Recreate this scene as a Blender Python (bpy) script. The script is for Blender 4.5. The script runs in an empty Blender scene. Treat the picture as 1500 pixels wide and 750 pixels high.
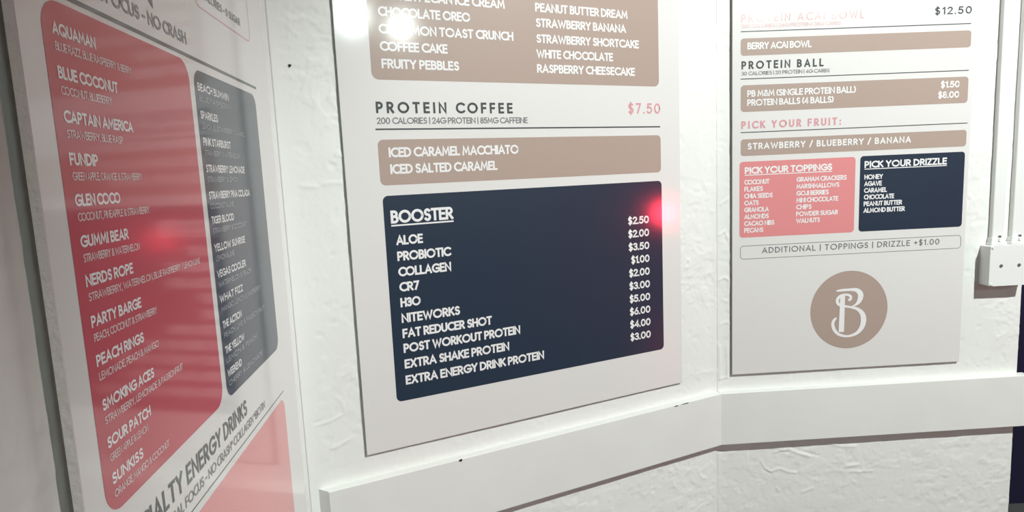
import bpy, bmesh, math, random
import numpy as np
from mathutils import Matrix, Vector

# ---------------------------------------------------------------- camera, light, exposure
SC = bpy.context.scene
C = SC.collection
PITCH, ROLL = math.radians(7.3458), math.radians(-2.5703)
FOCAL_PX, EYE = 917.44, 1.6
_right = Vector((1, 0, 0)); _up = Vector((0, math.sin(PITCH), math.cos(PITCH)))
_fwd = Vector((0, math.cos(PITCH), -math.sin(PITCH)))
_c, _s = math.cos(ROLL), math.sin(ROLL)
_r2 = _right * _c + _up * _s
_u2 = _up * _c - _right * _s
cam_data = bpy.data.cameras.new('camera')
cam_data.sensor_width = 36.0
cam_data.lens = 36.0 * FOCAL_PX / 1500.0
cam_data.clip_start = 0.02
cam = bpy.data.objects.new('camera', cam_data)
C.objects.link(cam)
cam.matrix_world = Matrix(((_r2.x, _u2.x, -_fwd.x, 0), (_r2.y, _u2.y, -_fwd.y, 0),
                           (_r2.z, _u2.z, -_fwd.z, EYE), (0, 0, 0, 1)))
SC.camera = cam

world = bpy.data.worlds.new('world'); SC.world = world
world.use_nodes = True
world.node_tree.nodes['Background'].inputs['Color'].default_value = (0.9, 0.95, 1.0, 1)
world.node_tree.nodes['Background'].inputs['Strength'].default_value = 0.02

SC.view_settings.view_transform = 'Standard'
SC.view_settings.look = 'None'
SC.view_settings.gamma = 1.0
SC.view_settings.use_curve_mapping = False
SC.view_settings.exposure = 0.15
try:
    SC.cycles.max_bounces = 10
    SC.cycles.diffuse_bounces = 6
    SC.cycles.glossy_bounces = 5
    SC.cycles.sample_clamp_indirect = 12.0
    SC.cycles.use_denoising = True
except Exception:
    pass

# ceiling lamps: (x, y, z, globe radius, emission)
LAMP_Z = 3.2
LAMPS = [(2.94, -2.86, 3.20, 0.155, 48.0),
         (3.84, -3.16, 3.28, 0.125, 55.0)]
SPOT_AT, SPOT_AIM, SPOT_W = (1.92, -0.30, 3.45), (1.05, 1.6, 0.92), 425.0
LAMP_COLOR = (0.93, 1.0, 0.975)
PENDANT_COLOR = (0.84, 1.0, 0.96)
RED_LAMP = (6.34, -1.22, 1.04)
RED_STRENGTH = 85.0

# ---------------------------------------------------------------- frames of the three walls
AZ = {'L': math.radians(-5.8075), 'M': math.radians(64.4576), 'R': math.radians(87.6109)}
CORNER = {'L': Vector((-0.40133603, 1.17475079, 0)), 'M': Vector((-0.40133603, 1.17475079, 0)),
          'R': Vector((0.53844174, 1.62385653, 0))}
LEN_M = 1.0416


def wall_matrix(w, u=0.0, z=0.0, y=0.0):
    """local x runs along the wall, local y into the wall, local z up"""
    a = AZ[w]
    rot = Matrix.Rotation(math.pi / 2 - a, 4, 'Z')
    t = Vector((math.sin(a), math.cos(a), 0)); n = Vector((-math.cos(a), math.sin(a), 0))
    p = CORNER[w] + t * u + n * y + Vector((0, 0, z))
    return Matrix.Translation(p) @ rot


# ---------------------------------------------------------------- materials
def mat(name, color, rough=0.5, spec=0.5, metal=0.0):
    m = bpy.data.materials.new(name); m.use_nodes = True
    b = m.node_tree.nodes['Principled BSDF']
    b.inputs['Base Color'].default_value = (*color, 1)
    b.inputs['Roughness'].default_value = rough
    b.inputs['Specular IOR Level'].default_value = spec
    b.inputs['Metallic'].default_value = metal
    return m


def noise_bump(m, scale, strength, dist=0.001, detail=4.0):
    nt = m.node_tree; N = nt.nodes; L = nt.links
    tc = N.new('ShaderNodeTexCoord'); nz = N.new('ShaderNodeTexNoise'); bp = N.new('ShaderNodeBump')
    nz.inputs['Scale'].default_value = scale; nz.inputs['Detail'].default_value = detail
    bp.inputs['Strength'].default_value = strength; bp.inputs['Distance'].default_value = dist
    L.new(tc.outputs['Object'], nz.inputs['Vector'])
    L.new(nz.outputs['Fac'], bp.inputs['Height'])
    L.new(bp.outputs['Normal'], N['Principled BSDF'].inputs['Normal'])
    return m


def mottle(m, c1, c2, scale):
    nt = m.node_tree; N = nt.nodes; L = nt.links
    tc = N.new('ShaderNodeTexCoord'); nz = N.new('ShaderNodeTexNoise'); cr = N.new('ShaderNodeValToRGB')
    nz.inputs['Scale'].default_value = scale; nz.inputs['Detail'].default_value = 5
    cr.color_ramp.elements[0].position = 0.35; cr.color_ramp.elements[0].color = (*c1, 1)
    cr.color_ramp.elements[1].position = 0.65; cr.color_ramp.elements[1].color = (*c2, 1)
    L.new(tc.outputs['Object'], nz.inputs['Vector'])
    L.new(nz.outputs['Fac'], cr.inputs['Fac'])
    L.new(cr.outputs['Color'], N['Principled BSDF'].inputs['Base Color'])
    return m


M = {}
M['plaster'] = mottle(noise_bump(mat('white_plaster', (.8, .8, .77), .55, .35), 160, .35, .0006), (.80, .805, .775), (.825, .83, .80), 5)
M['trim'] = mottle(noise_bump(mat('white_trim_paint', (.76, .76, .73), .5, .35), 60, .12, .0006), (.77, .77, .735), (.795, .795, .765), 7)
GLOSS = .095
M['board'] = mat('glossy_board_white', (.76, .742, .725), GLOSS, .5)
M['edge'] = noise_bump(mat('board_edge', (.30, .32, .31), .6, .3), 90, .3)
M['foam_edge'] = noise_bump(mat('foam_edge', (.84, .83, .79), .7, .2), 110, .9, .002)
M['tan'] = mat('print_tan', (.435, .335, .285), GLOSS, .5)
M['red_deep'] = mat('print_red_deep', (.56, .095, .12), GLOSS, .5)
M['red'] = mat('print_red', (.74, .27, .275), GLOSS, .5)
M['navy'] = mat('print_navy', (.018, .034, .060), GLOSS, .5)
M['white_ink'] = mat('print_white', (.86, .85, .85), GLOSS, .5)
M['soft_ink'] = mat('print_soft_white', (.78, .62, .62), GLOSS, .5)
M['grey_ink'] = mat('print_pale_grey', (.42, .44, .46), GLOSS, .5)
M['dark_ink'] = mat('print_dark', (.065, .078, .08), GLOSS, .5)
M['mid_ink'] = mat('print_mid_grey', (.20, .205, .21), GLOSS, .5)
M['pink_ink'] = mat('print_pink', (.70, .33, .36), GLOSS, .5)
M['pale_pink_ink'] = mat('print_pale_pink', (.74, .50, .50), GLOSS, .5)
M['conduit'] = noise_bump(mat('painted_steel', (.80, .81, .79), .42, .4), 220, .08, .0004)
M['screw'] = mat('screw_steel', (.25, .25, .25), .4, .5, .6)
M['dark_hole'] = mat('dark_hole', (.03, .03, .028), .9, .1)
M['navy_wall'] = noise_bump(mat('navy_wall_paint', (.012, .014, .042), .6, .3), 90, .1)
M['floor'] = mottle(mat('grey_floor', (.3, .29, .28), .4, .4), (.09, .092, .09), (.12, .122, .12), 2.5)
M['ceiling'] = noise_bump(mat('white_ceiling', (.26, .265, .26), .8, .2), 60, .3)
M['room_wall'] = noise_bump(mat('grey_room_wall', (.14, .142, .14), .7, .25), 60, .3)
M['black_metal'] = mat('black_metal', (.03, .03, .03), .4, .5, .5)


for k in ('board', 'tan', 'red_deep', 'red', 'navy', 'white_ink', 'soft_ink', 'grey_ink', 'dark_ink', 'mid_ink', 'pink_ink', 'pale_pink_ink'):
    b = M[k].node_tree.nodes['Principled BSDF']
    b.inputs['Roughness'].default_value = .42
    b.inputs['Specular IOR Level'].default_value = .28
    if k == 'red_deep':
        b.inputs['Specular IOR Level'].default_value = .1
    if k == 'navy':
        b.inputs['Specular IOR Level'].default_value = .4
    b.inputs['Coat Weight'].default_value = 1.0
    b.inputs['Coat Roughness'].default_value = GLOSS
    b.inputs['Coat IOR'].default_value = 1.5


def emission(name, color, strength):
    m = bpy.data.materials.new(name); m.use_nodes = True
    nt = m.node_tree; nt.nodes.clear()
    o = nt.nodes.new('ShaderNodeOutputMaterial'); e = nt.nodes.new('ShaderNodeEmission')
    e.inputs['Color'].default_value = (*color, 1); e.inputs['Strength'].default_value = strength
    nt.links.new(e.outputs['Emission'], o.inputs['Surface'])
    return m


# ---------------------------------------------------------------- helpers
def link(name, me, m=None, parent=None, mw=None):
    o = bpy.data.objects.new(name, me); C.objects.link(o)
    if m is not None:
        for x in (m if isinstance(m, (list, tuple)) else [m]):
            me.materials.append(x)
    if parent is not None:
        o.parent = parent
    if mw is not None:
        o.matrix_world = mw
    return o


def from_bm(name, bm, m=None, parent=None, mw=None, smooth=False):
    me = bpy.data.meshes.new(name); bm.normal_update(); bm.to_mesh(me); bm.free()
    if smooth:
        for p in me.polygons:
            p.use_smooth = True
    return link(name, me, m, parent, mw)


def tag(o, label, cat, group=None):
    o['label'] = label; o['category'] = cat
    if group:
        o['group'] = group
    return o


def struct(o, label=None):
    o['kind'] = 'structure'
    if label:
        o['label'] = label
        o['category'] = label.split('|')[-1] if '|' in label else 'wall'
    return o


def empty(name, mw):
    o = bpy.data.objects.new(name, None); C.objects.link(o)
    o.empty_display_size = .05
    o.matrix_world = mw
    return o


def bm_box(bm, x0, x1, y0, y1, z0, z1, mi=0):
    v = [bm.verts.new(p) for p in ((x0, y0, z0), (x1, y0, z0), (x1, y1, z0), (x0, y1, z0),
                                   (x0, y0, z1), (x1, y0, z1), (x1, y1, z1), (x0, y1, z1))]
    fs = [bm.faces.new([v[i] for i in q]) for q in
          ((0, 3, 2, 1), (4, 5, 6, 7), (0, 1, 5, 4), (1, 2, 6, 5), (2, 3, 7, 6), (3, 0, 4, 7))]
    for f in fs:
        f.material_index = mi
    return v, fs


def bevel_all(bm, w, seg=2, edges=None):
    bmesh.ops.bevel(bm, geom=edges if edges is not None else bm.edges[:], offset=w, segments=seg, profile=.6, affect='EDGES')


def bm_cyl(bm, cx, cy, z0, z1, r, n=24, axis='z', r2=None):
    """closed cylinder along local z (axis 'z') or along local y (axis 'y': cx is x, cy is z, z0/z1 are y)"""
    r2 = r if r2 is None else r2
    rings = []
    for h, rr in ((z0, r), (z1, r2)):
        ring = []
        for k in range(n):
            a = 2 * math.pi * k / n
            if axis == 'z':
                p = (cx + rr * math.cos(a), cy + rr * math.sin(a), h)
            else:
                p = (cx + rr * math.cos(a), h, cy + rr * math.sin(a))
            ring.append(bm.verts.new(p))
        rings.append(ring)
    fs = []
    for k in range(n):
        fs.append(bm.faces.new((rings[0][k], rings[0][(k + 1) % n], rings[1][(k + 1) % n], rings[1][k])))
    bm.faces.new(rings[0]); bm.faces.new(rings[1])
    bmesh.ops.recalc_face_normals(bm, faces=bm.faces[:])
    return rings


# ---------------------------------------------------------------- plaster relief (numpy value noise)
def vnoise(x, y, seed):
    xi = np.floor(x).astype(np.int64); yi = np.floor(y).astype(np.int64)
    fx = x - xi; fy = y - yi
    fx = fx * fx * fx * (fx * (fx * 6 - 15) + 10); fy = fy * fy * fy * (fy * (fy * 6 - 15) + 10)

    def h(a, b):
        n = (a * 374761393 + b * 668265263 + seed * 974634777) & 0x7fffffff
        n = ((n ^ (n >> 13)) * 1274126177) & 0x7fffffff
        n = (n ^ (n >> 16)) & 0xffff
        return n / 65535.0
    return ((h(xi, yi) * (1 - fx) + h(xi + 1, yi) * fx) * (1 - fy) +
            (h(xi, yi + 1) * (1 - fx) + h(xi + 1, yi + 1) * fx) * fy)


def fbm(x, y, seed, octv=3):
    s = 0; a = .5; t = 0
    for k in range(octv):
        s = s + a * vnoise(x * 2 ** k, y * 2 ** k, seed + k * 17); t += a; a *= .5
    return s / t


def sstep(a, b, x):
    t = np.clip((x - a) / (b - a), 0, 1)
    return t * t * (3 - 2 * t)


def relief(U, Z, seed, strokes=(), gain=1.0):
    """height of the hand-trowelled plaster towards the room, in metres"""
    wx = fbm(U * 9, Z * 9, seed + 3) - .5; wy = fbm(U * 9, Z * 9, seed + 5) - .5
    h = .0016 * (fbm(U * 7, Z * 7, seed, 2) - .5)
    mask = sstep(.46, .60, fbm(U * 6, Z * 6, seed + 11, 2))
    a = fbm(U * 24 + 3 * wx, Z * 34 + 3 * wy, seed + 21, 3)
    h = h + .00055 * sstep(.50, .535, a) * (.25 + .75 * mask)          # skimmed islands with crisp edges
    b = fbm(U * 15 + 6 * wx, Z * 22 + 6 * wy, seed + 31, 2)
    h = h + .0007 * np.exp(-((b - .5) / .012) ** 2) * mask              # trowel ridges
    c = fbm(U * 55, Z * 55, seed + 41, 2)
    h = h + .0005 * sstep(.66, .76, c) * (.4 + .6 * mask)               # specks
    h = h - .0005 * sstep(.70, .78, fbm(U * 40 + 9, Z * 52, seed + 51, 2))
    h = h + .0003 * (fbm(U * 90, Z * 90, seed + 61, 2) - .5)
    for amp, wid, pts in strokes:
        d = np.full(U.shape, 9.0)
        for (x0, y0), (x1, y1) in zip(pts[:-1], pts[1:]):
            dx, dy = x1 - x0, y1 - y0
            t = np.clip(((U - x0) * dx + (Z - y0) * dy) / (dx * dx + dy * dy + 1e-12), 0, 1)
            d = np.minimum(d, np.hypot(U - x0 - t * dx, Z - y0 - t * dy))
        h = h + gain * amp * np.exp(-(d / (.72 * wid)) ** 2)
    return h


def axis_coords(spec):
    """spec: list of (start, step) ... last entry is the end"""
    out = []
    for (a, st), nx in zip(spec[:-1], spec[1:]):
        b = nx[0] if isinstance(nx, tuple) else nx
        n = max(1, int(round((b - a) / st)))
        out += list(np.linspace(a, b, n, endpoint=False))
    out.append(spec[-1])
    return np.array(out)


PLASTER_Y = .0075     # plaster face lies behind the poster faces
SETBACK = {'L': .0205, 'M': PLASTER_Y, 'R': PLASTER_Y}   # the left poster stands further off its wall


def plaster_wall(name, w, us, zs, thick, seed, strokes=(), fade_l=0, fade_r=0, round_r=0, fillet_l=0, fillet_r=0):
    back_y = SETBACK[w]
    U, Z = np.meshgrid(us, zs)
    rel = {'L': .7, 'M': 1.35, 'R': 1.05}[w]
    h = relief(U, Z, seed, strokes, 1.6 if w == 'R' else 1.2)
    f = np.ones(U.shape)
    if fade_l:
        f *= sstep(us[0], us[0] + fade_l, U)
    if fade_r:
        f *= 1 - sstep(us[-1] - fade_r, us[-1], U)
    y = back_y - rel * h * f
    for fl, d in ((fillet_l, U - us[0]), (fillet_r, us[-1] - U)):     # filled inside corner between two walls
        if fl:
            t = np.clip(1 - d / .03, 0, 1)
            y = y - fl * .015 * t * t
    if round_r:
        t = np.clip((U - (us[-1] - round_r)) / round_r, 0, 1)
        y = y + round_r * (1 - np.sqrt(np.clip(1 - t * t, 0, 1)))
    ny, nx = U.shape
    front = np.stack([U, y, Z], -1).reshape(-1, 3)
    idx = np.arange(ny * nx).reshape(ny, nx)
    quads = np.stack([idx[:-1, :-1], idx[:-1, 1:], idx[1:, 1:], idx[1:, :-1]], -1).reshape(-1, 4)
    border = list(idx[0, :]) + list(idx[1:, -1]) + list(idx[-1, -2::-1]) + list(idx[-2:0:-1, 0])
    back = front[border].copy(); back[:, 1] = back_y + thick
    nb = len(border); base = len(front)
    verts = np.concatenate([front, back])
    side = [(border[k], base + k, base + (k + 1) % nb, border[(k + 1) % nb]) for k in range(nb)]
    nq = len(quads) + len(side)
    me = bpy.data.meshes.new(name)
    me.vertices.add(len(verts)); me.vertices.foreach_set('co', verts.astype(np.float32).ravel())
    loops = np.concatenate([quads.ravel(), np.array(side).ravel(), np.array([base + k for k in range(nb)][::-1])])
    starts = np.concatenate([np.arange(nq) * 4, [nq * 4]])
    totals = np.concatenate([np.full(nq, 4), [nb]])
    me.loops.add(len(loops)); me.loops.foreach_set('vertex_index', loops.astype(np.int32))
    me.polygons.add(len(starts)); me.polygons.foreach_set('loop_start', starts.astype(np.int32))
    me.polygons.foreach_set('loop_total', totals.astype(np.int32))
    sm = np.zeros(len(starts), dtype=bool); sm[:len(quads)] = True
    me.polygons.foreach_set('use_smooth', sm)
    me.update(calc_edges=True); me.validate()
    o = link(name, me, M['plaster'], None, wall_matrix(w))
    o['kind'] = 'structure'
    return o


H_CEIL = 3.7
dz = [(0.0, .2), (.55, .0035), (2.12, .2), H_CEIL]
STROKES_L = [(-.0011, .0028, [(-.7436, 1.655), (-.7434, 1.642)]), (.0011, .003, [(-.7425, 1.44), (-.7415, 1.434)]),
             (.0012, .004, [(-.80, 1.372), (-.788, 1.362), (-.778, 1.366)])]
STROKES_M = [(-.0016, .0028, [(.002, 1.1345), (.012, 1.1335)]), (.0010, .0035, [(.008, 1.129), (.03, 1.131), (.055, 1.139)]),
             (.0009, .003, [(.012, 1.598), (.04, 1.594), (.065, 1.601), (.092, 1.60)]),
             (.0009, .004, [(.03, 1.075), (.05, 1.079), (.066, 1.086)]), (.0008, .003, [(.045, 1.18), (.058, 1.165), (.062, 1.14)]),
             (.0008, .004, [(.0, 1.2), (.02, 1.225), (.03, 1.26)])]
STROKES_R = [(-.0012, .0022, [(.20, .829), (.228, .814), (.262, .800), (.285, .794)]),
             (.0013, .0032, [(.16, .812), (.20, .818), (.223, .806), (.26, .793)]),
             (-.0010, .0020, [(.155, .815), (.185, .812), (.2, .808)]),
             (.0011, .0035, [(.122, .79), (.13, .77), (.15, .756), (.175, .764), (.2, .752), (.22, .748)]),
             (-.0012, .0022, [(.124, .778), (.132, .762), (.15, .75)]),
             (.0012, .003, [(.30, .842), (.32, .825), (.345, .817), (.39, .814)]),
             (.0010, .0035, [(.38, .742), (.41, .738), (.44, .738)]), (.0010, .004, [(.36, .757), (.40, .760)]),
             (.0010, .0030, [(.165, .71), (.175, .695)]), (.0009, .004, [(.24, .69), (.27, .70)]),
             # blistered corner bead beside the middle corner
             (.0013, .0032, [(.007, 1.03), (.006, 1.12)]), (.0013, .0032, [(.028, 1.035), (.027, 1.12)]),
             (.0013, .0032, [(.006, 1.03), (.028, 1.034)]), (.0009, .003, [(.007, 1.18), (.024, 1.187), (.034, 1.181)]),
             (.0011, .004, [(.004, 1.30), (.02, 1.308), (.032, 1.30)]), (.0011, .0035, [(.005, 1.42), (.022, 1.43), (.03, 1.41)]),
             (.0010, .0035, [(.01, 1.50), (.03, 1.515)]), (.0008, .004, [(.012, 1.25), (.03, 1.24)])]
_b1 = AZ['M'] - AZ['L']; _b2 = AZ['R'] - AZ['M']
_s2 = PLASTER_Y * math.tan(_b2 / 2)
_uL = (SETBACK['M'] - SETBACK['L'] * math.cos(_b1)) / math.sin(_b1)      # where the two set-back planes meet
_uM = (SETBACK['M'] * math.cos(_b1) - SETBACK['L']) / math.sin(_b1)
wall_left = plaster_wall('wall_left', 'L', axis_coords([(-6.3, .25), (-.92, .0025), _uL]), axis_coords(dz), .12, 7,
                         STROKES_L, fade_r=.02)
wall_middle = plaster_wall('wall_middle', 'M', axis_coords([(_uM, .0030), LEN_M + _s2]), axis_coords(dz), .12, 23,
                           STROKES_M, fade_l=.05, fade_r=.015, fillet_r=math.tan(_b2 / 2))
wall_right = plaster_wall('wall_right', 'R', axis_coords([(-_s2, .0030), .8435]), axis_coords(dz), .12, 42,
                          STROKES_R, fade_l=.008, round_r=.006, fillet_l=math.tan(_b2 / 2))

# ---------------------------------------------------------------- the rest of the room
def room_box(name, x0, x1, y0, y1, z0, z1, m):
    bm = bmesh.new(); bm_box(bm, x0, x1, y0, y1, z0, z1)
    o = from_bm(name, bm, m); o['kind'] = 'structure'
    return o


room_box('floor', -1.2, 8.3, -5.4, 3.2, -.12, 0, M['floor'])
room_box('ceiling', -1.2, 8.3, -5.4, 3.2, H_CEIL, H_CEIL + .12, M['ceiling'])
room_box('wall_rear', -1.2, 8.3, -5.2, -5.06, 0, H_CEIL, M['room_wall'])
room_box('wall_far', 8.0, 8.14, -5.06, 3.0, 0, H_CEIL, M['room_wall'])
room_box('wall_passage', .45, 8.0, 2.7, 2.84, 0, H_CEIL, M['navy_wall'])


def trim_board(name, w, u0, u1, z0, z1, y0, y1, cut0=0.0, cut1=0.0):
    """painted board: front face at y0 (room side), mitred at the ends by cut0 / cut1"""
    bm = bmesh.new()
    v, fs = bm_box(bm, u0, u1, y0, y1, z0, z1)
    for q in (v[0], v[4]):
        q.co.x += cut0
    for q in (v[1], v[5]):
        q.co.x += cut1
    e = [ed for ed in bm.edges if all(abs(x.co.y - y0) < 1e-6 for x in ed.verts) and abs(ed.verts[0].co.z - ed.verts[1].co.z) < 1e-6]
    bevel_all(bm, .0025, 3, e)
    o = from_bm(name, bm, M['trim'], None, wall_matrix(w)); o['kind'] = 'structure'
    return o


TRIM_Y = -.0155
_m2 = math.tan((AZ['R'] - AZ['M']) / 2)
trim_m = trim_board('trim_1', 'M', -.003, LEN_M, .852, .997, TRIM_Y, PLASTER_Y + .002, cut0=.018, cut1=TRIM_Y * _m2)
trim_r = trim_board('trim_2', 'R', 0, .8575, .852, .997, TRIM_Y, PLASTER_Y + .002, cut0=-TRIM_Y * _m2)


# nail holes and a chip in the painted surfaces
def nail_hole(parent, u, z, y, r, stretch=1.0):
    bm = bmesh.new()
    vs = []
    for k in range(14):
        a = 2 * math.pi * k / 14
        q = 1 + .18 * math.sin(3 * a + u * 40)
        vs.append(bm.verts.new((u + r * stretch * q * math.cos(a), y, z + r * q * math.sin(a))))
    f = bm.faces.new(vs)
    ex = bmesh.ops.extrude_face_region(bm, geom=[f])
    for x in ex['geom']:
        if isinstance(x, bmesh.types.BMVert):
            x.co.y -= .0006
    bmesh.ops.recalc_face_normals(bm, faces=bm.faces[:])
    return from_bm('nail_hole', bm, M['dark_hole'], parent, parent.matrix_world.copy())


nail_hole(wall_middle, .0138, 1.8175, PLASTER_Y - .0006, .0026)
nail_hole(trim_m, .2926, .9945, TRIM_Y - .0002, .0026, 1.5)
nail_hole(trim_m, .885, .9945, TRIM_Y - .0002, .0012, 5)
nail_hole(trim_m, .915, .9952, TRIM_Y - .0002, .0010, 12)

# ---------------------------------------------------------------- stroke lettering
def arc(cx, cy, rx, ry, a0, a1, n=12):
    return [(cx + rx * math.cos(math.radians(a0 + (a1 - a0) * k / n)), cy + ry * math.sin(math.radians(a0 + (a1 - a0) * k / n)))
            for k in range(n + 1)]


def bowl(x0, x1, y0, y1, n=10):
    """right-hand bowl from (x0, y1) round to (x0, y0)"""
    r = (y1 - y0) / 2
    xs = max(x0, x1 - r)
    return [(x0, y1)] + arc(xs, (y0 + y1) / 2, x1 - xs, r, 90, -90, n) + [(x0, y0)]


S_CURVE = arc(.27, .745, .215, .255, 35, 180, 9)[:-1] + arc(.27, .745, .215, .235, 180, 262, 5) + \
    arc(.265, .265, .235, .245, 82, 0, 5)[0:] + arc(.265, .265, .235, .265, 0, -145, 10)[1:]
GLY = {
    'A': (.74, [[(0, 0), (.37, 1), (.74, 0)], [(.13, .3), (.61, .3)]]),
    'B': (.52, [[(0, 0), (0, 1)], bowl(0, .46, .53, 1), bowl(0, .52, 0, .53)]),
    'C': (.72, [arc(.5, .5, .5, .5, 48, 312, 22)]),
    'D': (.70, [[(0, 0), (0, 1)], bowl(0, .70, 0, 1, 16)]),
    'E': (.46, [[(.46, 1), (0, 1), (0, 0), (.46, 0)], [(0, .52), (.42, .52)]]),
    'F': (.44, [[(.44, 1), (0, 1), (0, 0)], [(0, .5), (.40, .5)]]),
    'G': (.86, [arc(.5, .5, .5, .5, 48, 345, 22), [(.52, .46), (.95, .46), (.93, .28)]]),
    'H': (.62, [[(0, 0), (0, 1)], [(.62, 0), (.62, 1)], [(0, .52), (.62, .52)]]),
    'I': (.0, [[(0, 0), (0, 1)]]),
    'J': (.36, [[(.36, 1), (.36, .25)] + arc(.16, .22, .2, .22, 0, -150, 8)]),
    'K': (.56, [[(0, 0), (0, 1)], [(.54, 1), (.02, .47)], [(.16, .60), (.58, 0)]]),
    'L': (.42, [[(0, 1), (0, 0), (.42, 0)]]),
    'M': (.84, [[(0, 0), (.10, 1), (.42, .22), (.74, 1), (.84, 0)]]),
    'N': (.66, [[(0, 0), (0, 1), (.66, 0), (.66, 1)]]),
    'O': (1.0, [arc(.5, .5, .5, .5, 0, 360, 28)]),
    'P': (.50, [[(0, 0), (0, 1)], bowl(0, .50, .44, 1)]),
    'Q': (1.0, [arc(.5, .5, .5, .5, 0, 360, 28), [(.58, .3), (.95, -.06)]]),
    'R': (.54, [[(0, 0), (0, 1)], bowl(0, .50, .46, 1), [(.22, .46), (.54, 0)]]),
    'S': (.50, [S_CURVE]),
    'T': (.56, [[(0, 1), (.56, 1)], [(.28, 1), (.28, 0)]]),
    'U': (.60, [[(0, 1), (0, .3)] + arc(.3, .3, .3, .3, 180, 360, 12) + [(.6, 1)]]),
    'V': (.70, [[(0, 1), (.35, 0), (.70, 1)]]),
    'W': (1.06, [[(0, 1), (.27, 0), (.53, .86), (.79, 0), (1.06, 1)]]),
    'X': (.62, [[(0, 0), (.60, 1)], [(.02, 1), (.62, 0)]]),
    'Y': (.62, [[(0, 1), (.31, .48), (.62, 1)], [(.31, .48), (.31, 0)]]),
    'Z': (.54, [[(0, 1), (.54, 1), (0, 0), (.54, 0)]]),
    '0': (.58, [arc(.29, .5, .29, .5, 0, 360, 24)]),
    '1': (.20, [[(0, .82), (.2, 1), (.2, 0)]]),
    '2': (.48, [arc(.24, .73, .24, .27, 165, -30, 12) + [(0, 0), (.5, 0)]]),
    '3': (.46, [arc(.22, .76, .22, .24, 150, -90, 10), arc(.22, .26, .25, .26, 90, -150, 12)]),
    '4': (.54, [[(.42, 0), (.42, 1), (0, .26), (.56, .26)]]),
    '5': (.48, [[(.44, 1), (.08, 1), (.03, .57)] + arc(.21, .32, .27, .32, 125, -145, 14)]),
    '6': (.52, [[(.36, 1), (.05, .46)] + arc(.26, .29, .26, .29, 150, 510, 22)]),
    '7': (.48, [[(0, 1), (.48, 1), (.14, 0)]]),
    '8': (.50, [arc(.25, .755, .20, .245, 0, 360, 18), arc(.25, .26, .25, .26, 0, 360, 20)]),
    '9': (.52, [[(.16, 0), (.47, .54)] + arc(.26, .71, .26, .29, -30, 330, 22)]),
    '$': (.50, [S_CURVE, [(.25, 1.14), (.25, -.14)]]),
    '.': (.02, [[(0, .0), (.02, .0)]]), ',': (.04, [[(.04, .05), (0, -.16)]]),
    '/': (.42, [[(0, -.08), (.42, 1.08)]]), '|': (.0, [[(0, -.08), (0, 1.08)]]),
    '+': (.44, [[(0, .48), (.44, .48)], [(.22, .25), (.22, .71)]]), '-': (.30, [[(0, .42), (.30, .42)]]),
    ':': (.02, [[(0, .04), (.02, .04)], [(0, .6), (.02, .6)]]),
    '(': (.16, [arc(.5, .5, .5, .66, 130, 230, 8)]), ')': (.16, [[(.16 - x, y) for x, y in arc(.5, .5, .5, .66, 130, 230, 8)]]),
    '&': (.64, [[(.66, 0), (.14, .72)] + arc(.30, .80, .18, .20, 200, -20, 8) + [(.08, .36)] + arc(.26, .23, .26, .23, 150, 330, 9) + [(.64, .42)]]),
    '*': (.26, [[(.13, .95), (.13, .62)], [(0, .88), (.26, .68)], [(0, .68), (.26, .88)]]),
}


def ribbon(bm, pts, wid, y, closed=False):
    """flat mitred strip along pts (x, z) in the plane y"""
    P = [Vector((p[0], p[1])) for p in pts]
    Q = [P[0]]
    Wd = wid if isinstance(wid, (list, tuple)) else [wid] * len(P)
    Wq = [Wd[0]]
    for k in range(1, len(P)):
        if (P[k] - Q[-1]).length > 1e-7:
            Q.append(P[k]); Wq.append(Wd[k])
    if len(Q) < 2:
        return
    closed = (Q[0] - Q[-1]).length < 1e-6 and len(Q) > 3
    n = len(Q)
    A, B = [], []
    for k in range(n):
        if closed and k in (0, n - 1):
            d0 = (Q[-1] - Q[-2]).normalized(); d1 = (Q[1] - Q[0]).normalized()
        else:
            d0 = (Q[k] - Q[k - 1]).normalized() if k > 0 else None
            d1 = (Q[k + 1] - Q[k]).normalized() if k < n - 1 else None
            d0 = d0 or d1; d1 = d1 or d0
        t = d0 + d1
        t = t.normalized() if t.length > 1e-6 else d1
        nn = Vector((-t.y, t.x)); n0 = Vector((-d0.y, d0.x))
        m = 1 / max(.5, nn.dot(n0))
        o = nn * (Wq[k] / 2 * m)
        A.append(bm.verts.new((Q[k].x + o.x, y, Q[k].y + o.y)))
        B.append(bm.verts.new((Q[k].x - o.x, y, Q[k].y - o.y)))
    for k in range(n - 1):
        try:
            bm.faces.new((A[k], B[k], B[k + 1], A[k + 1]))
        except ValueError:
            pass


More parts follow.
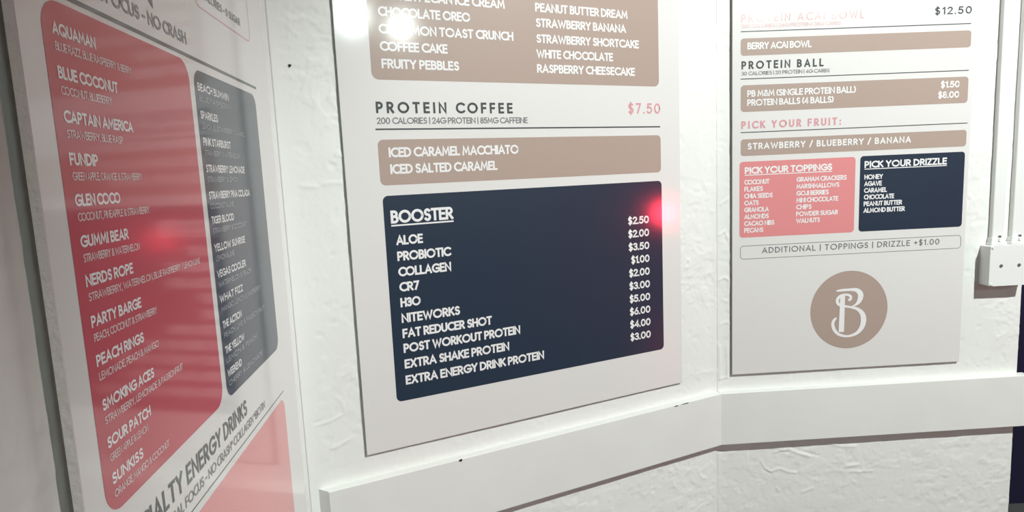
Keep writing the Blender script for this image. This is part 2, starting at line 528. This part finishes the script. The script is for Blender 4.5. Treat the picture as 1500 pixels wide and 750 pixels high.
def lettering(name, parent, ink, text, u0, u1, z, cap, y=-.0004, weight=.16, track=.10, underline=False):
    """one printed line: baseline z, cap height cap, fitted between u0 and u1 (parent's local frame)"""
    pen = 0.0; items = []
    weight *= 1.2
    gap = weight + track
    for ch in text:
        if ch == ' ':
            pen += .26 + track; continue
        wd, st = GLY[ch]
        items.append((pen, st)); pen += wd + gap
    total = pen - gap
    ins = weight * cap / 2
    sx = (u1 - u0 - 2 * ins) / max(total, 1e-6)
    zz = cap - 2 * ins
    bm = bmesh.new()
    for px, st in items:
        for si, pl in enumerate(st):
            pts = [(u0 + ins + (px + x) * sx, z + ins + yy * zz) for x, yy in pl]
            if len(pl) == 2 and abs(pl[1][0] - pl[0][0]) <= .03 and abs(pl[1][1] - pl[0][1]) < .02:      # a dot
                pts = [(pts[0][0] - ins, pts[0][1]), (pts[0][0] + ins, pts[0][1])]
            elif len(pl) >= 2 and pl[0] != pl[-1]:
                for i, j in ((0, 1), (-1, -2)):                                                            # butt ends reach the cap lines
                    dx, dy = pts[i][0] - pts[j][0], pts[i][1] - pts[j][1]
                    L = math.hypot(dx, dy)
                    if L > 1e-9:
                        pts[i] = (pts[i][0] + dx / L * ins * .95, pts[i][1] + dy / L * ins * .95)
            ribbon(bm, pts, weight * cap * (1 if sx > cap * .75 else .86), y - .00004 * si)
    if underline:
        ribbon(bm, [(u0, z - cap * .16), (u1, z - cap * .16)], cap * .12, y - .00016)
    for f in bm.faces:
        if f.normal.y > 0:
            f.normal_flip()
    o = from_bm(name, bm, ink, parent)
    return o


def round_rect(bm, x0, x1, z0, z1, r, y, n=8):
    vs = []
    for cx, cz, a in ((x1 - r, z1 - r, 0), (x0 + r, z1 - r, 90), (x0 + r, z0 + r, 180), (x1 - r, z0 + r, 270)):
        for k in range(n + 1):
            t = math.radians(a + 90 * k / n)
            vs.append((cx + r * math.cos(t), cz + r * math.sin(t)))
    return vs


def panel(parent, ink, x0, x1, z0, z1, r, label=None, name='panel', y=-.0002):
    bm = bmesh.new()
    bm.faces.new([bm.verts.new((x, y, z)) for x, z in round_rect(bm, x0, x1, z0, z1, r, y)])
    bm.normal_update()
    for f in bm.faces:
        if f.normal.y > 0:
            f.normal_flip()
    o = from_bm(name, bm, ink, parent)
    if label:
        o['label'] = label
    return o


def outline(parent, ink, x0, x1, z0, z1, r, wid, name='outline_box', y=-.0002):
    bm = bmesh.new()
    pts = round_rect(bm, x0, x1, z0, z1, r, y)
    ribbon(bm, pts + [pts[0]], wid, y)
    return from_bm(name, bm, ink, parent)


def rule(parent, ink, x0, x1, z, wid, name='rule_line'):
    bm = bmesh.new(); ribbon(bm, [(x0, z), (x1, z)], wid, -.0002)
    return from_bm(name, bm, ink, parent)


def poster(w, u0, u1, z0, z1, label):
    root = empty('menu_poster', wall_matrix(w))
    tag(root, label, 'poster', 'menu posters on the plaster walls')
    thick = .008 if w == 'L' else .005
    bm = bmesh.new()
    v, fs = bm_box(bm, u0, u1, 0, thick, z0, z1)
    bevel_all(bm, .0006, 1)
    for f in bm.faces:
        f.material_index = 0 if f.normal.y < -.9 else 1
    bm.normal_update()
    for f in bm.faces:
        f.material_index = 0 if f.normal.y < -.5 else 1
    from_bm('board', bm, [M['board'], M['foam_edge'] if w == 'L' else M['edge']], root)
    for pu in (u0 + .08, u1 - .08):                      # foam pads that hold the board off the plaster
        for pz in (z0 + .1, z1 - .1):
            bm = bmesh.new()
            bm_box(bm, pu - .015, pu + .015, thick, SETBACK[w] + .002, pz - .015, pz + .015)
            from_bm('mounting_pad', bm, M['room_wall'], root)
    return root


WI, DI, PI_, MI = M['white_ink'], M['dark_ink'], M['pink_ink'], M['mid_ink']

# ---------------------------------------------------------------- left poster
pl = poster('L', -.738, -.1125, .72, 2.25, 'large glossy menu with red and navy lists on the narrow steeply angled wall')
lettering('heading', pl, DI, 'N', -.552, -.521, 1.783, .022, weight=.17, track=.16)
lettering('subheading', pl, MI, '& MENTAL FOCUS - NO CRASH', -.705, -.443, 1.7625, .0135, weight=.15, track=.06)
rule(pl, DI, -.712, -.182, 1.7503, .0040)
outline(pl, PI_, -.402, -.190, 1.817, 1.93, .012, .0016)
lettering('subheading', pl, MI, '5 CALORIES - 0 SUGAR', -.388, -.233, 1.8305, .0105, weight=.15, track=.06)
red = panel(pl, M['red_deep'], -.7105, -.4465, 1.343, 1.7437, .022, 'deep red panel of the poster')
ROWS = [('AQUAMAN', -.640, 1.7185, 'BLUE RAZZ, BLUE RASPBERRY & BERRY', -.583), ('BLUE COCONUT', -.612, 1.6863, 'COCONUT, BLUEBERRY', -.625),
        ('CAPTAIN AMERICA', -.593, 1.654, 'STRAWBERRY, BLUE RASP', -.614), ('FUNDIP', -.659, 1.6222, 'GREEN APPLE, ORANGE & STRAWBERRY', -.587),
        ('GLEN COCO', -.631, 1.591, 'COCONUT, PINEAPPLE & STRAWBERRY', -.580), ('GUMMI BEAR', -.625, 1.5592, 'STRAWBERRY & WATERMELON', -.607),
        ('NERDS ROPE', -.624, 1.5285, 'STRAWBERRY, WATERMELON, BLUE RASPBERRY / LEMON LIME', -.473), ('PARTY BARGE', -.617, 1.496, 'PEACH, COCONUT & STRAWBERRY', -.589),
        ('PEACH RINGS', -.620, 1.4645, 'LEMONADE, PEACH & MANGO', -.593), ('SMOKING ACES', -.609, 1.428, 'STRAWBERRY, LEMONADE & PASSIONFRUIT', -.547),
        ('SOUR PATCH', -.624, 1.3965, 'GREEN APPLE & LEMON', -.632), ('SUNKISS', -.646, 1.366, 'ORANGE, MANGO & COCONUT', -.596)]
for nm, ue, z, sub, se in ROWS:
    lettering('item_name', red, WI, nm, -.6985, ue, z, .0096, weight=.17, track=.05)
    lettering('ingredient_line', red, M['soft_ink'], sub, -.6975, se, z - .0115, .0066, weight=.13, track=.03)
navy = panel(pl, M['navy'], -.4325, -.1925, 1.342, 1.7385, .018, 'navy panel of the poster')
ROWS = [('BEACH BUMMIN', -.317, 1.7145, 'BLUE RASPBERRY', -.312), ('SPARKLES', -.367, 1.6823, 'LEMON, BLUE RASPBERRY & MANGO', -.264),
        ('PINK STARBURST', -.328, 1.651, 'STRAWBERRY & WATERMELON', -.295), ('STRAWBERRY LEMONADE', -.280, 1.6193, 'STRAWBERRY & LEMON', -.314),
        ('STRAWBERRY PINA COLADA', -.266, 1.5872, 'COCONUT & LIME', -.340), ('TIGER BLOOD', -.344, 1.5573, 'STRAWBERRY & COCONUT', -.295),
        ('YELLOW SUNRISE', -.308, 1.5237, 'LEMON & LIME', -.356), ('VEGAS COOLER', -.315, 1.4915, 'WATERMELON & PEACH', -.295),
        ('WHAT FIZZ', -.337, 1.4607, 'MANGO, LEMON & RASPBERRY', -.260), ('THE ACTION', -.352, 1.4283, 'PEACH, LIME & PASSIONFRUIT', -.249),
        ('THE YELLOW', -.351, 1.3965, 'LEMON & PEACH', -.299), ('WEEKEND', -.371, 1.367, 'CHERRY & LEMONADE', -.281)]
for nm, ue, z, sub, se in ROWS:
    lettering('item_name', navy, WI, nm, -.4245, ue, z, .0096, weight=.17, track=.05)
    lettering('ingredient_line', navy, M['grey_ink'], sub, -.4235, se, z - .0115, .0066, weight=.13, track=.03)
lettering('heading', pl, DI, 'SPECIALTY ENERGY DRINKS', -.711, -.369, 1.2985, .0215, weight=.15, track=.14)
lettering('subheading', pl, MI, 'ENERGY & MENTAL FOCUS - NO CRASH* COLLAGEN *BIOTIN', -.711, -.292, 1.2785, .0115, weight=.14, track=.05)
rule(pl, DI, -.711, -.189, 1.2683, .0017)
panel(pl, M['red'], -.7105, -.1905, .80, 1.2585, .018, 'salmon panel of the poster')

# ---------------------------------------------------------------- middle poster
pm = poster('M', .0975, .9185, 1.0465, 2.30, 'widest glossy menu with the coffee price and navy booster list')
tan1 = panel(pm, M['tan'], .1622, .8565, 1.7953, 2.20, .014, 'tan flavour panel')
for t, a, b, z in (('BUTTER PECAN ICE CREAM', .183, .454, 1.9465), ('CHOCOLATE OREO', .183, .374, 1.9147), ('CINNAMON TOAST CRUNCH', .182, .471, 1.8822),
                   ('COFFEE CAKE', .182, .321, 1.8497), ('FRUITY PEBBLES', .183, .344, 1.8168), ('PEANUT BUTTER DREAM', .526, .768, 1.946),
                   ('STRAWBERRY BANANA', .526, .763, 1.9143), ('STRAWBERRY SHORTCAKE', .526, .799, 1.8812), ('WHITE CHOCOLATE', .525, .725, 1.8493),
                   ('RASPBERRY CHEESECAKE', .525, .786, 1.8182)):
    lettering('flavor_name', tan1, WI, t, a, b, z, .0185, weight=.17, track=.05)
lettering('heading', pm, DI, 'PROTEIN COFFEE', .166, .462, 1.7313, .0222, weight=.165, track=.42)
lettering('subheading', pm, MI, '200 CALORIES | 24G PROTEIN | 85MG CAFFEINE', .166, .497, 1.7107, .0125, weight=.13, track=.06)
lettering('price', pm, PI_, '$7.50', .764, .859, 1.7315, .0245, weight=.13, track=.26)
rule(pm, DI, .1622, .8583, 1.7004, .0030)
tan2 = panel(pm, M['tan'], .1645, .859, 1.591, 1.6803, .011, 'tan coffee panel')
lettering('flavor_name', tan2, WI, 'ICED CARAMEL MACCHIATO', .185, .472, 1.6455, .0195, weight=.17, track=.05)
lettering('flavor_name', tan2, WI, 'ICED SALTED CARAMEL', .186, .420, 1.6126, .0195, weight=.17, track=.05)
nb = panel(pm, M['navy'], .1665, .860, 1.1457, 1.5703, .011, 'navy booster panel')
lettering('heading', nb, WI, 'BOOSTER', .180, .313, 1.5145, .0262, weight=.17, track=.05, underline=True)
zt = [1.4704, 1.4380, 1.4060, 1.3748, 1.3425, 1.310, 1.278, 1.2467, 1.2133, 1.179]
for t, ue, z in zip(('ALOE', 'PROBIOTIC', 'COLLAGEN', 'CR7', 'H3O', 'NITEWORKS', 'FAT REDUCER SHOT', 'POST WORKOUT PROTEIN',
                     'EXTRA SHAKE PROTEIN', 'EXTRA ENERGY DRINK PROTEIN'), (.244, .302, .302, .230, .231, .316, .389, .457, .428, .515), zt):
    lettering('booster_name', nb, WI, t, .188, ue, z, .0195, weight=.175, track=.05)
for k, t in enumerate(('$2.50', '$2.00', '$3.50', '$1.00', '$2.00', '$3.00', '$5.00', '$6.00', '$4.00', '$3.00')):
    lettering('price', nb, WI, t, .7545 + (.009 if t[1] == '1' else .002), .8195, 1.4693 - k * .0319, .0185, weight=.17, track=.04)

# ---------------------------------------------------------------- right poster
pr = poster('R', .0385, .6686, 1.042, 2.28, 'glossy menu with fruit and topping lists above a round tan letter emblem')
lettering('heading', pr, M['pale_pink_ink'], 'PROTEIN ACAI BOWL', .061, .377, 1.953, .0195, weight=.13, track=.42)
lettering('subheading', pr, M['pale_pink_ink'], '260 CALORIES | 24G PROTEIN | 38G CARBS', .061, .317, 1.939, .0095, weight=.12, track=.06)
lettering('price', pr, DI, '$12.50', .560, .657, 1.9553, .0185, weight=.14, track=.22)
rule(pr, DI, .0600, .6570, 1.9308, .0022)
t1 = panel(pr, M['tan'], .0599, .6588, 1.8722, 1.9142, .008, 'tan panel for the bowl')
lettering('flavor_name', t1, WI, 'BERRY ACAI BOWL', .077, .242, 1.887, .0170, weight=.16, track=.05)
lettering('heading', pr, DI, 'PROTEIN BALL', .062, .274, 1.8388, .0200, weight=.165, track=.42)
lettering('subheading', pr, MI, '30 CALORIES | 20 PROTEIN | 4G CARBS', .062, .290, 1.8238, .0092, weight=.13, track=.05)
rule(pr, DI, .0600, .6566, 1.8150, .0022)
t2 = panel(pr, M['tan'], .0602, .6570, 1.7332, 1.7995, .009, 'tan panel for protein balls')
lettering('flavor_name', t2, WI, 'PB M&M (SINGLE PROTEIN BALL)', .077, .360, 1.7703, .0165, weight=.16, track=.05)
lettering('flavor_name', t2, WI, 'PROTEIN BALLS (4 BALLS)', .077, .302, 1.7476, .0165, weight=.16, track=.05)
lettering('price', t2, WI, '$1.50', .583, .634, 1.7732, .0168, weight=.17, track=.05)
lettering('price', t2, WI, '$8.00', .577, .634, 1.7473, .0168, weight=.17, track=.05)
lettering('heading', pr, PI_, 'PICK YOUR FRUIT:', .062, .323, 1.6906, .0195, weight=.165, track=.42)
rule(pr, DI, .0602, .6600, 1.6817, .0022)
t3 = panel(pr, M['tan'], .0604, .6586, 1.6222, 1.6645, .008, 'tan panel for fruit')
lettering('flavor_name', t3, WI, 'STRAWBERRY / BLUEBERRY / BANANA', .078, .510, 1.638, .0165, weight=.17, track=.20)
rt = panel(pr, M['red'], .0575, .3640, 1.4112, 1.6075, .009, 'salmon toppings panel')
lettering('heading', rt, WI, 'PICK YOUR TOPPINGS', .071, .302, 1.5757, .0178, weight=.18, track=.06, underline=True)
for k, (t, ue) in enumerate((('COCONUT', .136), ('FLAKES', .119), ('CHIA SEEDS', .145), ('OATS', .108), ('GRANOLA', .135), ('ALMONDS', .135),
                             ('CACAO NIBS', .150), ('PECANS', .121))):
    lettering('topping_name', rt, WI, t, .070, ue, 1.5485 - k * .01785, .0125, weight=.16, track=.05)
for k, (t, ue) in enumerate((('GRAHAM CRACKERS', .341), ('MARSHMALLOWS', .322), ('GOJI BERRIES', .294), ('MINI CHOCOLATE', .320), ('CHIPS', .249),
                             ('POWDER SUGAR', .320), ('WALNUTS', .272))):
    lettering('topping_name', rt, WI, t, .208, ue, 1.5497 - k * .0179, .0125, weight=.16, track=.05)
nd = panel(pr, M['navy'], .3765, .6572, 1.4118, 1.6085, .009, 'navy drizzle panel')
lettering('heading', nd, WI, 'PICK YOUR DRIZZLE', .388, .609, 1.5775, .0178, weight=.18, track=.06, underline=True)
for k, (t, ue) in enumerate((('HONEY', .438), ('AGAVE', .436), ('CARAMEL', .450), ('CHOCOLATE', .470), ('PEANUT BUTTER', .492), ('ALMOND BUTTER', .500))):
    lettering('topping_name', nd, WI, t, .3885, ue, 1.5478 - k * .0174, .0125, weight=.17, track=.05)
outline(pr, MI, .0600, .6570, 1.3545, 1.3890, .009, .0014)
lettering('extra_price_line', pr, MI, 'ADDITIONAL | TOPPINGS | DRIZZLE +$1.00', .118, .598, 1.3675, .0155, weight=.13, track=.22)

# round emblem with the letter B
EX, EZ, ER = .3563, 1.2030, .1058
bm = bmesh.new()
bm.faces.new([bm.verts.new((EX + ER * math.cos(2 * math.pi * k / 72), -.0002, EZ + ER * math.sin(2 * math.pi * k / 72))) for k in range(72)])
bm.normal_update()
for f in bm.faces:
    if f.normal.y > 0:
        f.normal_flip()
emblem = from_bm('emblem', bm, M['tan'], pr); emblem['label'] = 'round tan emblem'


def catmull(P, n=8):
    out = []
    for k in range(len(P) - 1):
        p0 = P[max(k - 1, 0)]; p1 = P[k]; p2 = P[k + 1]; p3 = P[min(k + 2, len(P) - 1)]
        for j in range(n):
            t = j / n
            out.append(tuple(.5 * ((2 * b) + (-a + c) * t + (2 * a - 5 * b + 4 * c - d) * t * t + (-a + 3 * b - 3 * c + d) * t ** 3)
                             for a, b, c, d in zip(p0, p1, p2, p3)))
    out.append(tuple(P[-1]))
    return out


def ecoord(x, y):
    return EX + (x - 366) / 328 * ER, EZ + (369 - y) / 331 * ER


bm = bmesh.new()
for si, st in enumerate(([(309, 248, 40), (308, 330, 42), (306, 450, 44), (304, 556, 46)],
           [(256, 203, 12), (300, 199, 20), (370, 198, 22), (430, 206, 34), (461, 245, 46), (452, 295, 38), (425, 326, 20), (392, 340, 8)],
           [(366, 258, 8), (378, 272, 22), (366, 288, 16), (356, 274, 8)],
           [(384, 266, 22), (366, 246, 20), (330, 238, 18), (288, 248, 22), (264, 280, 26), (275, 316, 24), (320, 334, 20), (380, 347, 18),
            (440, 368, 26), (480, 410, 40), (492, 465, 46), (478, 525, 40), (440, 570, 28), (385, 592, 20), (330, 592, 20), (275, 570, 24),
            (240, 525, 28), (230, 478, 26), (244, 446, 22), (262, 432, 10)])):
    c = catmull(st)
    ribbon(bm, [ecoord(x, y) for x, y, w in c], [w / 328 * ER for x, y, w in c], -.0004 - .00004 * si)
bm.normal_update()
for f in bm.faces:
    if f.normal.y > 0:
        f.normal_flip()
from_bm('emblem_letter', bm, WI, emblem)['label'] = 'cream curled letter B'

# ---------------------------------------------------------------- junction box and raceways on the right wall
BX0, BX1, BZ0, BZ1 = .7175, .8320, 1.2530, 1.3590
BD = .036                                                     # how far the cover stands off the plaster
jb = empty('junction_box', wall_matrix('R', .775, 1.2530, PLASTER_Y))
tag(jb, 'white painted square junction box where the two cable raceways end', 'junction box')


def local(bm, du=.775, dzz=1.2530):
    for v in bm.verts:
        v.co.x -= du; v.co.z -= dzz
    return bm


bm = bmesh.new(); bm_box(bm, BX0, BX1, -BD + .003, .0015, BZ0, BZ1)
bevel_all(bm, .004, 3, [e for e in bm.edges if abs(e.verts[0].co.y - e.verts[1].co.y) > .01])
from_bm('box_body', local(bm), M['conduit'], jb)
bm = bmesh.new()
n = .011
pts = [(BX0 + n, BZ0 - .001), (BX1 - n, BZ0 - .001), (BX1 - n, BZ0 + n * .7), (BX1 + .001, BZ0 + n * .7), (BX1 + .001, BZ1 - n * .7), (BX1 - n, BZ1 - n * .7),
       (BX1 - n, BZ1 + .001), (BX0 + n, BZ1 + .001), (BX0 + n, BZ1 - n * .7), (BX0 - .001, BZ1 - n * .7), (BX0 - .001, BZ0 + n * .7), (BX0 + n, BZ0 + n * .7)]
f = bm.faces.new([bm.verts.new((x, -BD + .003, z)) for x, z in pts])
ex = bmesh.ops.extrude_face_region(bm, geom=[f])
for x in ex['geom']:
    if isinstance(x, bmesh.types.BMVert):
        x.co.y = -BD
bmesh.ops.recalc_face_normals(bm, faces=bm.faces[:])
cover = from_bm('cover_plate', local(bm), M['conduit'], jb)
for su in (.7475, .7965):
    bm = bmesh.new()
    bm_cyl(bm, su, 1.3060, -BD - .0016, -BD + .001, .0042, 16, 'y', None)
    bm_box(bm, su - .0035, su + .0035, -BD - .0019, -BD - .0014, 1.3054, 1.3066)
    from_bm('cover_screw', local(bm), M['screw'], cover)
for eu, ez in ((BX0 + .005, BZ0 + .004), (BX1 - .005, BZ1 - .004), (BX0 + .005, BZ1 - .004), (BX1 - .005, BZ0 + .004)):
    bm = bmesh.new()
    bm_box(bm, eu - .0055, eu + .0055, -BD - .0004, -BD + .004, ez - .0035, ez + .0035)
    bm_cyl(bm, eu, ez, -BD - .0022, -BD, .0028, 12, 'y')
    from_bm('corner_ear', local(bm), M['conduit'], jb)


def rounded_bar(bm, hw, d, z0, z1, r, back=.0014, n=5):
    """upright bar with rounded front corners: half width hw, depth d off the plaster"""
    prof = [(-hw, back), (-hw, -d + r)]
    prof += [(-hw + r - r * math.cos(math.radians(a)), -d + r - r * math.sin(math.radians(a))) for a in [90 * k / n for k in range(1, n + 1)]]
    prof += [(hw - r + r * math.sin(math.radians(a)), -d + r - r * math.cos(math.radians(a))) for a in [90 * k / n for k in range(0, n + 1)]]
    prof += [(hw, back)]
    lo = [bm.verts.new((x, y, z0)) for x, y in prof]; hi = [bm.verts.new((x, y, z1)) for x, y in prof]
    m = len(prof)
    for k in range(m):
        bm.faces.new((lo[k], lo[(k + 1) % m], hi[(k + 1) % m], hi[k]))
    bm.faces.new(lo); bm.faces.new(hi)
    bmesh.ops.recalc_face_normals(bm, faces=bm.faces[:])


def raceway(u, ztop, label):
    hw, d, z0 = .0170, .0125, 1.3595
    root = empty('cable_raceway', wall_matrix('R', u, z0, PLASTER_Y))
    tag(root, label, 'cable raceway', 'white raceways above the junction box')
    bm = bmesh.new(); rounded_bar(bm, hw, d, .016, ztop - z0, .0035)
    from_bm('channel', bm, M['conduit'], root)
    bm = bmesh.new(); rounded_bar(bm, hw + .0028, d + .0035, .0072, .019, .003)
    fit_ = from_bm('adapter', bm, M['conduit'], root)
    bm = bmesh.new(); rounded_bar(bm, hw + .0050, d + .0060, .0003, .0072, .003)
    from_bm('flange', bm, M['conduit'], fit_)
    bm = bmesh.new()
    bm_cyl(bm, .003, .0128, -d - .0070, -d - .003, .0052, 16, 'y')
    from_bm('screw_boss', bm, M['conduit'], fit_)
    bm = bmesh.new()
    bm_cyl(bm, .003, .0215, -d - .0040, -d + .001, .0034, 6, 'y')
    from_bm('set_screw', bm, M['screw'], fit_)
    return root


raceway(.7552, H_CEIL - .002, 'white painted cable raceway nearer the round emblem menu, entering the junction box')
raceway(.8106, H_CEIL - .002, 'white painted cable raceway nearer the navy passage, entering the junction box')

# ---------------------------------------------------------------- lamps of the room
def pendant(x, y, z, r, power, label):
    root = empty('pendant_lamp', Matrix.Translation((x, y, z)))
    tag(root, label, 'lamp', 'globe lamps under the ceiling')
    bm = bmesh.new(); bmesh.ops.create_uvsphere(bm, u_segments=24, v_segments=14, radius=r)
    o = from_bm('globe', bm, emission('lamp_glow', PENDANT_COLOR, power), root, None, True)
    bm = bmesh.new(); bm_cyl(bm, 0, 0, r - .01, H_CEIL - z - .03, .012, 16)
    from_bm('stem', bm, M['black_metal'], root)
    bm = bmesh.new(); bm_cyl(bm, 0, 0, H_CEIL - z - .035, H_CEIL - z, .07, 28, 'z', .06)
    from_bm('ceiling_rose', bm, M['black_metal'], root)


for (x, y, z, r, p_), lb in zip(LAMPS, ('lit white globe lamp hanging near the rear wall, closer to the posters',
                                        'lit white globe lamp hanging near the rear wall, farther from the posters')):
    pendant(x, y, z, r, p_, lb)

# ceiling spotlight aimed at the menus
sp = empty('ceiling_spotlight', Matrix.Translation((SPOT_AT[0], SPOT_AT[1], H_CEIL)))
tag(sp, 'black ceiling spotlight aimed down at the menu posters', 'lamp')
aim = (Vector(SPOT_AIM) - Vector(SPOT_AT)).normalized()
amw = Matrix.Translation(SPOT_AT) @ aim.to_track_quat('-Z', 'Y').to_matrix().to_4x4()
bm = bmesh.new(); bm_cyl(bm, 0, 0, SPOT_AT[2] + .06 - H_CEIL, -.02, .010, 16); bm_cyl(bm, 0, 0, -.025, 0, .055, 28)
from_bm('mount', bm, M['black_metal'], sp)
bm = bmesh.new()
prof = [(.058, -.03), (.060, -.03), (.060, .10), (.045, .125), (0.0005, .125)]
rg = [[bm.verts.new((rr * math.cos(2 * math.pi * k / 32), rr * math.sin(2 * math.pi * k / 32), h)) for k in range(32)] for rr, h in
      [(.054, .02), (.056, -.03)] + prof[1:]]
for r0, r1 in zip(rg[:-1], rg[1:]):
    for k in range(32):
        bm.faces.new((r0[k], r0[(k + 1) % 32], r1[(k + 1) % 32], r1[k]))
bmesh.ops.recalc_face_normals(bm, faces=bm.faces[:])
from_bm('housing', bm, M['black_metal'], sp, amw)
ld = bpy.data.lights.new('bulb', 'SPOT')
ld.energy = SPOT_W; ld.color = LAMP_COLOR; ld.spot_size = math.radians(75); ld.spot_blend = .5; ld.shadow_soft_size = .035
lo = bpy.data.objects.new('bulb', ld); C.objects.link(lo); lo.parent = sp
lo.matrix_world = amw @ Matrix.Translation((0, 0, -.01))

rx, ry, rz = RED_LAMP
rl = empty('red_beacon', Matrix.Translation((rx, ry, 0)))
tag(rl, 'glowing red lamp on a slim black floor stand across the room', 'lamp')
bm = bmesh.new(); bmesh.ops.create_uvsphere(bm, u_segments=24, v_segments=14, radius=.15)
for v in bm.verts:
    v.co.z += rz
from_bm('globe', bm, emission('red_glow', (1.0, .035, .07), RED_STRENGTH), rl, None, True)
bm = bmesh.new(); bm_cyl(bm, 0, 0, .02, rz - .14, .015, 16)
from_bm('pole', bm, M['black_metal'], rl)
bm = bmesh.new(); bm_cyl(bm, 0, 0, 0, .025, .16, 32, 'z', .15)
from_bm('foot', bm, M['black_metal'], rl)
